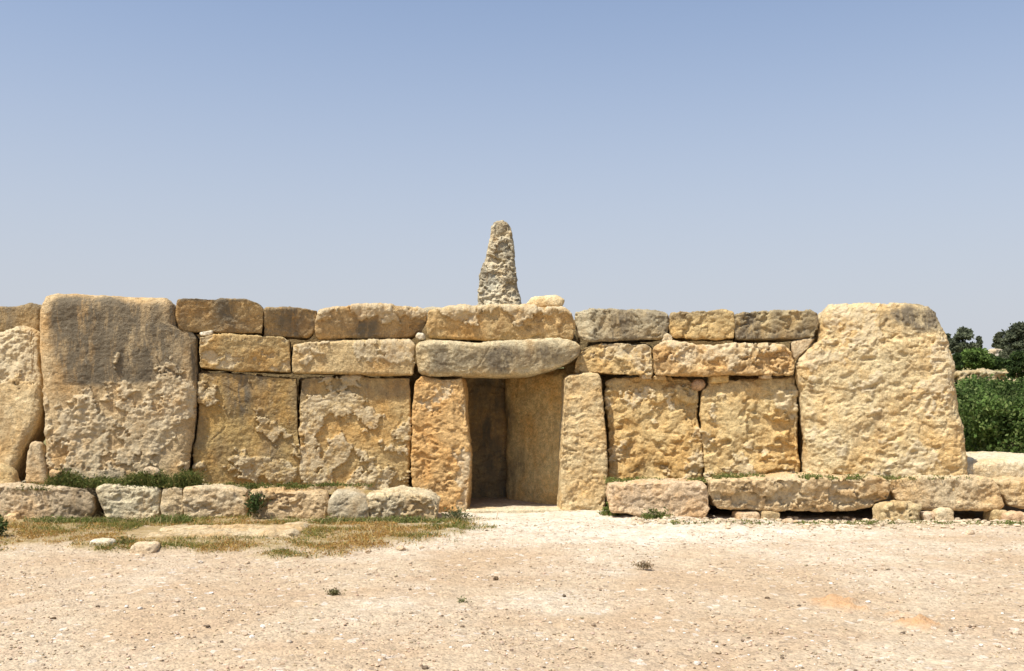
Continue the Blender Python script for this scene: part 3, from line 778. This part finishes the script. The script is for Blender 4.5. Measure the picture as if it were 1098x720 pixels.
def rubble():
    """crumbs of stone along the foot of the right bench"""
    n = 900
    X = rng.uniform(1.6, 7.2, n)
    Y = 13.3 + 0.32 * rng.normal(0, 1, n) * 0.8 + 0.35 * sstep(3.2, 1.6, X)
    sz = 0.012 + 0.035 * rng.random(n) ** 2.5
    col = np.array([0.54, 0.43, 0.29]) * rng.uniform(0.7, 1.2, (n, 1)) * np.array([1, 1, 1])
    h2 = rng.random(n) < 0.09                                     # bigger pieces packed into the hollow under the bench
    X[h2] = rng.uniform(2.8, 7.0, h2.sum()); Y[h2] = rng.uniform(13.6, 14.2, h2.sum()); sz[h2] = rng.uniform(0.03, 0.065, h2.sum())
    c = np.stack([X, Y, ground_z(X, Y) + sz * 0.3], 1)
    tag(link('rubble', pebble_mesh(n, c, sz, col, 6), PEBBLE), kind='stuff')
rubble()

# larger loose stones one can count: three prototypes copied with obj.copy()
protos = []
for i in range(4):
    me = pebble_mesh(1, np.zeros((1, 3)), np.ones(1), np.array([[0.5, 0.4, 0.3]]), 20 + i)
    g = np.random.default_rng(i)
    import bmesh
    bm = bmesh.new(); bm.from_mesh(me)
    bmesh.ops.subdivide_edges(bm, edges=bm.edges[:], cuts=2, use_grid_fill=True, smooth=0.35)
    for vv in bm.verts:
        q = np.array([vv.co[:]], np.float32) * 1.7 + i * 9
        vv.co = vv.co * (1 + 0.22 * float(fbm(q, 3, i)[0]))
    bm.to_mesh(me); bm.free()
    for a in ('flake', 'patina'):
        if a not in me.attributes: me.attributes.new(a, 'FLOAT', 'POINT')
    me.materials.append(LIME)
    protos.append(me)
loose = [  # px, py, radius, tint, label
    (310, 693, .030, 'w', 0), (402, 672, .022, 'w', 0), (748, 675, .026, 'w', 0), (748, 711, .030, 'w', 0), (1043, 671, .028, 'w', 0), (1090, 680, .035, 'w', 0), (836, 572, .05, 'w', 0), (858, 661, .018, 'w', 0),
    (262, 661, .017, 'w', 0), (150, 655, .018, 'w', 0), (215, 603, .03, 'w', 0), (590, 668, .02, 'w', 0),
    (57, 664, .026, 'd', 0), (532, 620, .032, 'd', 0), (823, 643, .026, 'd', 0), (857, 652, .022, 'd', 0), (968, 679, .026, 'd', 0), (605, 640, .018, 'd', 0), (105, 651, .018, 'd', 0), (720, 636, .018, 'd', 0),
    (265, 604, .04, 'b', 0), (430, 590, .05, 'b', 0), (395, 592, .045, 'b', 0), (452, 587, .04, 'b', 0), (835, 560, .05, 'p', 0), (845, 562, .06, 'p', 0), (853, 561, .05, 'p', 0), (1010, 574, .05, 'p', 0), (985, 566, .05, 'p', 0), (1040, 572, .05, 'p', 0)]
KIND = {'w': ((0.66, 0.60, 0.52), 'small white stone lying loose on the open gravel', 'white stones on the gravel'),
        'd': ((0.15, 0.115, 0.08), 'small dark brown stone lying loose on the open gravel', 'dark stones on the gravel'),
        'b': ((0.55, 0.42, 0.28), 'fist-sized tan stone at the front edge of the dry grass strip', 'tan stones at the grass edge'),
        'p': ((0.60, 0.50, 0.38), 'fist-sized pale stone in the rubble at the foot of the right bench', 'pale stones in the rubble')}
for i, (px, py, r_, kd, _) in enumerate(loose):
    P = pos(px, py)
    o = bpy.data.objects.new('loose_stone', protos[i % 4])
    C.objects.link(o)
    o.location = (P[0], P[1], gz(P[0], P[1]) + r_ * 0.25)
    o.scale = (r_, r_, r_)
    o.rotation_euler = (0, 0, i * 1.7)
    tcol, lab, grp = KIND[kd]
    o.color = (*tcol, 1)
    tag(o, lab, 'loose stone', grp)

# ------------------------------------------------------------------ grass and weeds
def blades(n, X, Y, Z, hgt, wid, col, seed, lean=0.5):
    g = np.random.default_rng(seed)
    a = g.uniform(0, 6.283, n); b = g.uniform(0, 6.283, n)
    dx, dy = np.cos(a), np.sin(a)
    lx, ly = np.cos(b) * hgt * lean * g.uniform(0.1, 1, n), np.sin(b) * hgt * lean * g.uniform(0.1, 1, n)
    base = np.stack([X, Y, Z], 1)
    wv = np.stack([dx * wid, dy * wid, 0 * wid], 1)
    midp = base + np.stack([lx * 0.35, ly * 0.35, hgt * 0.6], 1)
    tip = base + np.stack([lx, ly, hgt], 1)
    V = np.stack([base - wv, base + wv, midp + wv * 0.7, midp - wv * 0.7, tip], 1).reshape(-1, 3)
    k = 5 * np.arange(n)[:, None]
    return mesh_from('blades', V, [k + np.array([[0, 1, 2, 3]]), k + np.array([[3, 2, 4]])], False, {'col': np.repeat(col, 5, 0)})

def leaf_mesh(c, size, col, seed, aspect=0.45):
    g = np.random.default_rng(seed)
    n = len(c)
    d = g.normal(0, 1, (n, 3)); d /= np.linalg.norm(d, axis=1, keepdims=True)
    e = np.cross(d, g.normal(0, 1, (n, 3))); e /= np.linalg.norm(e, axis=1, keepdims=True)
    s = size[:, None]
    f = np.cross(d, e)
    V = np.stack([c - d * s * 0.5, c + e * s * aspect * 0.5 + f * s * 0.08, c + d * s * 0.5, c - e * s * aspect * 0.5 + f * s * 0.08], 1).reshape(-1, 3)
    k = 4 * np.arange(n)[:, None] + np.arange(4)[None]
    return mesh_from('leaves', V, k, False, {'col': np.repeat(col, 4, 0)})

def pal(n, cols, weights):
    cols = np.array(cols)
    i = rng.choice(len(cols), n, p=np.array(weights) / sum(weights))
    return cols[i] * rng.uniform(0.7, 1.25, (n, 1))

def dry_grass():
    n = 110000
    X = rng.uniform(-8.2, -0.2, n); Y = rng.uniform(10.3, 13.75, n)
    m = soil_mask(X, Y)
    cl = fbm(np.stack([X, Y, 0 * X], 1) * 1.6, 4, 71)
    slab = (X > -4.75) & (X < -2.55) & (Y > 11.65) & (Y < 12.85)
    keep = (rng.random(n) < m * np.clip(0.5 + 1.9 * cl, 0.04, 1)) & ~slab
    X, Y, cl = X[keep], Y[keep], cl[keep]
    n = len(X)
    green = rng.random(n) < np.clip(0.32 + 0.9 * fbm(np.stack([X, Y, 0 * X], 1) * 0.9, 3, 15) + 0.35 * sstep(12.9, 13.5, Y), 0.05, 0.9)
    col = pal(n, [(0.46, 0.29, 0.085), (0.52, 0.37, 0.13), (0.38, 0.20, 0.06)], [3, 2, 3])
    col[green] = pal(green.sum(), [(0.14, 0.16, 0.038), (0.21, 0.21, 0.055)], [1, 1])
    h = rng.uniform(0.01, 0.045, n) * (1 + 0.6 * green)
    k = rng.integers(0, n, int(n * 0.9))
    xx, yy = X[k] + rng.normal(0, 0.03, len(k)), Y[k] + rng.normal(0, 0.03, len(k))
    pc = np.stack([xx, yy, ground_z(xx, yy) + rng.uniform(0.004, 0.03, len(k))], 1)
    lc = col[k] * rng.uniform(0.8, 1.2, (len(k), 1))
    tag(link('ground_cover', leaf_mesh(pc, rng.uniform(0.012, 0.028, len(k)), lc, 77, 0.6), LEAF), kind='stuff')
    # bleached seed stalks standing above the mat
    j = rng.choice(n, 1500, replace=False)
    h[j] = rng.uniform(0.07, 0.16, len(j)); col[j] = pal(len(j), [(0.50, 0.40, 0.20), (0.38, 0.27, 0.11)], [1, 1])
    me = blades(n, X, Y, ground_z(X, Y) - 0.004, h, rng.uniform(0.0018, 0.004, n), col, 3, 1.5)
    tag(link('dry_grass', me, BLADE), kind='stuff')
dry_grass()

DARK_GREENS = [(0.07, 0.095, 0.022), (0.105, 0.13, 0.032), (0.175, 0.18, 0.05), (0.30, 0.235, 0.085)]  # darker green and straw grass tones
LIGHT_GREENS = [(0.11, 0.15, 0.035), (0.16, 0.19, 0.05), (0.22, 0.22, 0.075), (0.33, 0.26, 0.11)]  # lighter green and straw grass tones
def ledge_grass(name, segs, seed, dens=900, tones=DARK_GREENS):
    """green grass on the ledges: segs = (px0, px1, Y, z, height, amount)"""
    Xs, Ys, Zs, Hs = [], [], [], []
    for px0, px1, Yv, z, h, amt in segs:
        x0, x1 = (px0 - CX) / F * Yv, (px1 - CX) / F * Yv
        n = int(abs(x1 - x0) * dens * amt)
        X = rng.uniform(x0, x1, n); Y = Yv + rng.uniform(-0.16, 0.14, n)
        cl = fbm(np.stack([X * 2.5, Y, 0 * X], 1), 3, seed)
        k = rng.random(n) < np.clip(0.75 + 1.0 * cl, 0.15, 1)
        Xs.append(X[k]); Ys.append(Y[k]); Zs.append(np.full(k.sum(), z)); Hs.append(h * rng.uniform(0.35, 1.0, k.sum()) * np.clip(0.85 + 0.6 * cl[k], 0.45, 1.2))
    X, Y, Z, H = map(np.concatenate, (Xs, Ys, Zs, Hs))
    n = len(X)
    col = pal(n, tones, [3, 3, 2, 0.9])
    tag(link(name, blades(n, X, Y, Z, H * rng.uniform(0.5, 1, n), rng.uniform(0.002, 0.0045, n), col, seed, 1.1), BLADE), kind='stuff')
    # low broad-leaved herbs between the blades
    k = rng.integers(0, n, int(n * 1.6))
    pt = np.stack([X[k] + rng.normal(0, 0.03, len(k)), Y[k] + rng.normal(0, 0.03, len(k)), Z[k] + H[k] * rng.uniform(0.05, 0.85, len(k))], 1)
    col = pal(len(k), tones, [2, 3, 2, 0.5])
    tag(link('ground_cover', leaf_mesh(pt, rng.uniform(0.018, 0.042, len(k)), col, seed + 1, 0.6), LEAF), kind='stuff')
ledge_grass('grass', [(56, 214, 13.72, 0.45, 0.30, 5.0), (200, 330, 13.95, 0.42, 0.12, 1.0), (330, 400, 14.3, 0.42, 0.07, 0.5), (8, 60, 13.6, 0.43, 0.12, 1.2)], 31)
ledge_grass('grass', [(650, 760, 14.55, 0.45, 0.09, 0.7), (765, 860, 14.32, 0.50, 0.13, 1.3), (860, 1036, 14.02, 0.54, 0.09, 0.9)], 32, tones=LIGHT_GREENS)
ledge_grass('grass', [(645, 662, 14.35, 0.0, 0.12, 1.6), (690, 720, 13.9, 0.0, 0.10, 1.0), (720, 1000, 13.35, 0.0, 0.05, 0.3), (1000, 1098, 13.25, 0.0, 0.06, 0.5)], 33, tones=LIGHT_GREENS)
ledge_grass('grass', [(30, 130, 13.25, 0.03, 0.12, 0.9), (140, 205, 13.2, 0.03, 0.14, 1.1), (340, 480, 13.1, 0.03, 0.12, 1.0)], 34, tones=LIGHT_GREENS)

def weed(label, px, py, Y, z, R_, H, n, cols, leaf=0.05, name='weed'):
    """a bushy little plant: stems rising from one root with leaves along them"""
    root = bpy.data.objects.new(name, None)
    C.objects.link(root)
    x = (px - CX) / F * Y
    root.location = (x, Y, z)
    tag(root, label, 'plant')
    g = np.random.default_rng(int(px * 3 + py))
    ns = max(5, n // 14)
    a = g.uniform(0, 6.283, ns)
    sp = g.uniform(0.15, 1, ns) * R_
    tips = np.stack([np.cos(a) * sp, np.sin(a) * sp * 0.8, H * np.sqrt(np.clip(1 - (sp / R_) ** 2 * 0.6, 0.1, 1)) * g.uniform(0.7, 1, ns)], 1)
    V, Q = [], []
    for tp in tips:
        for k in range(4):
            p0, p1 = tp * k / 4, tp * (k + 1) / 4
            b = len(V)
            wv = 0.003
            V += [p0 + (-wv, 0, 0), p0 + (wv, 0, 0), p1 + (wv, 0, 0), p1 + (-wv, 0, 0)]
            Q.append((b, b + 1, b + 2, b + 3))
    me = mesh_from('stem', np.array(V), np.array(Q), False, {'col': np.tile(np.array([[0.12, 0.12, 0.05]]), (len(V), 1))})
    link('stem', me, LEAF, parent=root)
    i = g.integers(0, ns, n)
    tt = g.uniform(0.25, 1.05, n)
    cpos = tips[i] * tt[:, None] + g.normal(0, leaf * 0.6, (n, 3))
    cpos[:, 2] = np.abs(cpos[:, 2])
    cc = np.array(cols)[g.integers(0, len(cols), n)] * g.uniform(0.7, 1.3, (n, 1))
    link('foliage', leaf_mesh(cpos, np.full(n, leaf) * g.uniform(0.6, 1.2, n), cc, abs(int(px))), LEAF, parent=root)
    return root

DG = [(0.05, 0.085, 0.025), (0.075, 0.11, 0.03), (0.04, 0.06, 0.02)]
weed('dark green weed growing from the bench joint between cream and orange-brown stones', 273, 545, 13.4, 0.12, 0.15, 0.32, 420, DG)
weed('grey-green weed clump at the foot of the orange door jamb', 489, 553, 13.55, 0.0, 0.2, 0.17, 380, [(0.15, 0.16, 0.075), (0.22, 0.2, 0.1), (0.1, 0.12, 0.05)])
weed('dark green weed at the left edge beside the dry grass strip', -3, 572, 11.8, 0.02, 0.14, 0.24, 380, DG)
weed('green tuft in the corner between pale door jamb and pink-tan bench stone', 654, 546, 14.3, 0.0, 0.13, 0.14, 260, [(0.09, 0.13, 0.03), (0.14, 0.17, 0.04)])
weed('green weed under the pink-tan bench stone', 703, 555, 13.85, 0.0, 0.18, 0.1, 260, [(0.09, 0.11, 0.03), (0.17, 0.17, 0.06)])
weed('small olive tuft alone on the gravel below the dry grass strip', 358, 639, 8.33, 0.0, 0.09, 0.05, 200, [(0.13, 0.12, 0.05), (0.2, 0.18, 0.08)], 0.025)
weed('faint green tuft alone on the gravel below the doorway', 495, 647, 8.0, 0.0, 0.08, 0.03, 120, [(0.22, 0.22, 0.1), (0.16, 0.17, 0.07)], 0.022)
weed('flat brownish tuft on the gravel right of the doorway', 692, 610, 9.7, 0.0, 0.14, 0.05, 220, [(0.36, 0.27, 0.17), (0.27, 0.20, 0.12)], 0.03)
weed('green weed in the dry grass in front of the low pinkish slab', 134, 588, 11.1, 0.02, 0.12, 0.09, 260, [(0.12, 0.14, 0.04), (0.2, 0.19, 0.06)], 0.035)

# ------------------------------------------------------------------ thicket, field walls and trees to the right
def clump_cloud(g, clumps, per, leaf):
    """leaf centres filling a set of ellipsoid clumps (cx,cy,cz,rx,ry,rz), denser towards their skins"""
    out = []
    for cx, cy, cz, rx, ry, rz in clumps:
        d = g.normal(0, 1, (per, 3)); d /= np.linalg.norm(d, axis=1, keepdims=True)
        rad = g.uniform(0, 1, (per, 1)) ** 0.28 * (1 + 0.15 * g.normal(0, 1, (per, 1)))
        out.append(np.array([cx, cy, cz]) + d * rad * np.array([rx, ry, rz]))
    return np.concatenate(out)

def thicket():
    g = np.random.default_rng(8)
    Y0 = 22.5
    cl = []
    for i in range(300):
        px = g.uniform(1006, 1330)
        Y = g.uniform(Y0, Y0 + 5.0)
        top = np.interp(px, [1006, 1030, 1075, 1098, 1230], [405, 402, 405, 402, 398]) + g.uniform(-2, 6)
        zt = EYE - (top - HY) / F * (Y0 + 4.5)
        f = (Y - Y0) / 5.0
        zt = zt * (0.72 + 0.28 * f ** 0.7)
        z = g.uniform(0.25, 1.0) ** 0.8 * zt
        r_ = g.uniform(0.22, 0.42)
        cl.append(((px - CX) / F * (Y0 + 2), Y, min(z, zt - r_ * 0.8), r_ * 1.2, r_, r_ * 0.8))
    c = clump_cloud(g, cl, 420, 0.1)
    tone = np.repeat(g.uniform(0.55, 1.6, len(cl)), 420)[:, None]
    col = np.array([(0.07, 0.115, 0.026), (0.095, 0.145, 0.034), (0.05, 0.08, 0.02), (0.15, 0.19, 0.06)])[g.integers(0, 4, len(c))] * tone
    org = np.array([11.0, 25, hill(np.array([0.]), np.array([25.]))[0]])
    tag(link('thicket', leaf_mesh(c - org, g.uniform(0.07, 0.13, len(c)), col, 3, 0.6), LEAF, tuple(org)), 'dense dark green thicket right of the pale corner megalith', 'bush')

def tube(pts, rad, k=7):
    pts = np.array(pts, float)
    V, Q = [], []
    for i, (p, r_) in enumerate(zip(pts, rad)):
        d = pts[min(i + 1, len(pts) - 1)] - pts[max(i - 1, 0)]
        d = d / np.linalg.norm(d)
        e = np.cross(d, (0.31, 0.77, 0.2)); e /= np.linalg.norm(e)
        f = np.cross(d, e)
        for j in range(k):
            a = 2 * math.pi * j / k
            V.append(p + (e * math.cos(a) + f * math.sin(a)) * r_)
        if i:
            for j in range(k):
                Q.append(((i - 1) * k + j, (i - 1) * k + (j + 1) % k, i * k + (j + 1) % k, i * k + j))
    return np.array(V), np.array(Q)
thicket()

def tree(name, label, px, Y, ytop, ybase, wpx, seed, cols, leaf=0.22, shape='round', cat='tree', nclump=42, per=150):
    g = np.random.default_rng(seed)
    x = (px - CX) / F * Y
    z0 = gz(x, Y)
    zt, zb = EYE - (ytop - HY) / F * Y, EYE - (ybase - HY) / F * Y
    R_ = wpx / 2 / F * Y
    root = bpy.data.objects.new(name, None); C.objects.link(root)
    root.location = (x, Y, z0)
    tag(root, label, cat)
    H, b = zt - z0, max(zb - z0, 0.25)
    V, Q = tube([(0, 0, -0.2), (0.05 * H * g.uniform(-1, 1), 0, b * 0.6), (0, 0, b + (H - b) * 0.4), (0, 0, b + (H - b) * 0.85)], [0.05 * H ** 0.8, 0.04 * H ** 0.8, 0.028 * H ** 0.8, 0.008])
    VV, QQ = list(V), [Q]
    cl = []
    for i in range(nclump):
        f = g.uniform(0.05, 1.0)
        prof = (math.sin(math.pi * min(1, f * 0.82 + 0.16)) ** 0.7) if shape == 'round' else (1.05 - f) ** 0.8
        a, rr_ = g.uniform(0, 6.283), R_ * prof * g.uniform(0.2, 0.85)
        p = np.array([math.cos(a) * rr_, math.sin(a) * rr_, b + (H - b) * f * 0.93])
        cr = g.uniform(0.16, 0.34) * R_ * (1.0 if shape == 'round' else 0.8)
        cl.append((*p, cr * 1.15, cr * 1.15, cr * 0.8))
        if i % 3 == 0:
            t = tube([(0, 0, max(b * 0.6, p[2] - 0.5 * rr_ - 0.2)), tuple(p * np.array([.55, .55, 1]) + np.array([0, 0, -0.1])), tuple(p)], [0.02 * H ** 0.8, 0.014 * H ** 0.8, 0.006])
            QQ.append(t[1] + len(VV)); VV += list(t[0])
    link('trunk', mesh_from('trunk', np.array(VV), np.concatenate(QQ), True), BARK, parent=root)
    c = clump_cloud(g, cl, per, leaf)
    tone = np.repeat(g.uniform(0.6, 1.5, len(cl)), per)[:, None]
    col = np.array(cols)[g.integers(0, len(cols), len(c))] * tone
    link('crown', leaf_mesh(c, leaf * g.uniform(0.6, 1.2, len(c)), col, seed + 5, 0.6), LEAF, parent=root)
    return root

PINE = [(0.12, 0.135, 0.08), (0.15, 0.165, 0.095), (0.09, 0.105, 0.065)]
OLIV = [(0.12, 0.13, 0.075), (0.16, 0.165, 0.095), (0.09, 0.10, 0.06)]
FRESH = [(0.10, 0.16, 0.035), (0.14, 0.20, 0.05), (0.07, 0.115, 0.025)]
tree('tree', 'dark broad tree with a flat top directly behind the pale corner megalith', 1033, 72, 352, 386, 34, 1, PINE)
tree('tree', 'thin dark tree partly hidden by the shoulder of the pale corner megalith', 1016, 76, 357, 386, 16, 2, PINE, shape='cone')
tree('tree', 'small pointed dark tree between the flat-topped tree and the wide one', 1050, 74, 360, 386, 15, 3, PINE, shape='cone')
tree('tree', 'wide dark tree at the right edge, tallest on the skyline', 1094, 70, 347, 384, 42, 4, PINE, nclump=60)
tree('tree', 'small greyish tree on the skyline left of the wide dark one', 1072, 75, 356, 384, 16, 5, OLIV)
tree('tree', 'olive tree beyond the right edge of the thicket', 1135, 62, 352, 388, 44, 6, OLIV, nclump=50)
tree('bush', 'bright green bush behind the field wall, below the flat-topped tree', 1046, 46, 376, 396, 42, 7, FRESH, leaf=0.16, cat='bush')
tree('bush', 'dark green bush behind the field wall, right of the bright green one', 1063, 47, 382, 396, 28, 8, DG, leaf=0.16, cat='bush')
tree('bush', 'tall dark bush overlapping the right end of the field wall', 1092, 36, 377, 410, 30, 9, DG, leaf=0.14, cat='bush')
tree('bush', 'olive-green bush below the wide dark tree', 1080, 52, 375, 394, 26, 10, OLIV, leaf=0.16, cat='bush')
tree('bush', 'dark bush peeping out behind the pale corner megalith', 1026, 44, 380, 398, 16, 12, DG, leaf=0.14, cat='bush')
tree('bush', 'green bush outside the right edge, past the tall dark one', 1120, 40, 380, 410, 40, 13, DG, leaf=0.14, cat='bush')

stone('field_wall', 'low pale rubble field wall beyond the thicket', 'field wall', top=[(1020, 400), (1040, 398), (1058, 397), (1078, 399), (1190, 398)], right=[(1191, 404)],
      bottom=[(1190, 413), (1060, 412), (1020, 412)], left=[(1019, 403)], Y=38.5, T=0.8, yaw=0, r=0.15, tint=(0.40, 0.33, 0.215), hon=0.22, honf=2.4, und=0.12, mid=0.06, res=0.04, pit=0.08)
stone('field_wall', 'tiny pale wall end showing among the far trees', 'field wall', top=[(1063, 375), (1070, 373.5), (1078, 375)], right=[(1078, 378)], bottom=[(1078, 390), (1063, 390)],
      left=[(1062, 380)], Y=58, T=0.6, yaw=0, r=0.1, tint=(0.48, 0.43, 0.37), hon=0.12, honf=2, res=0.05)
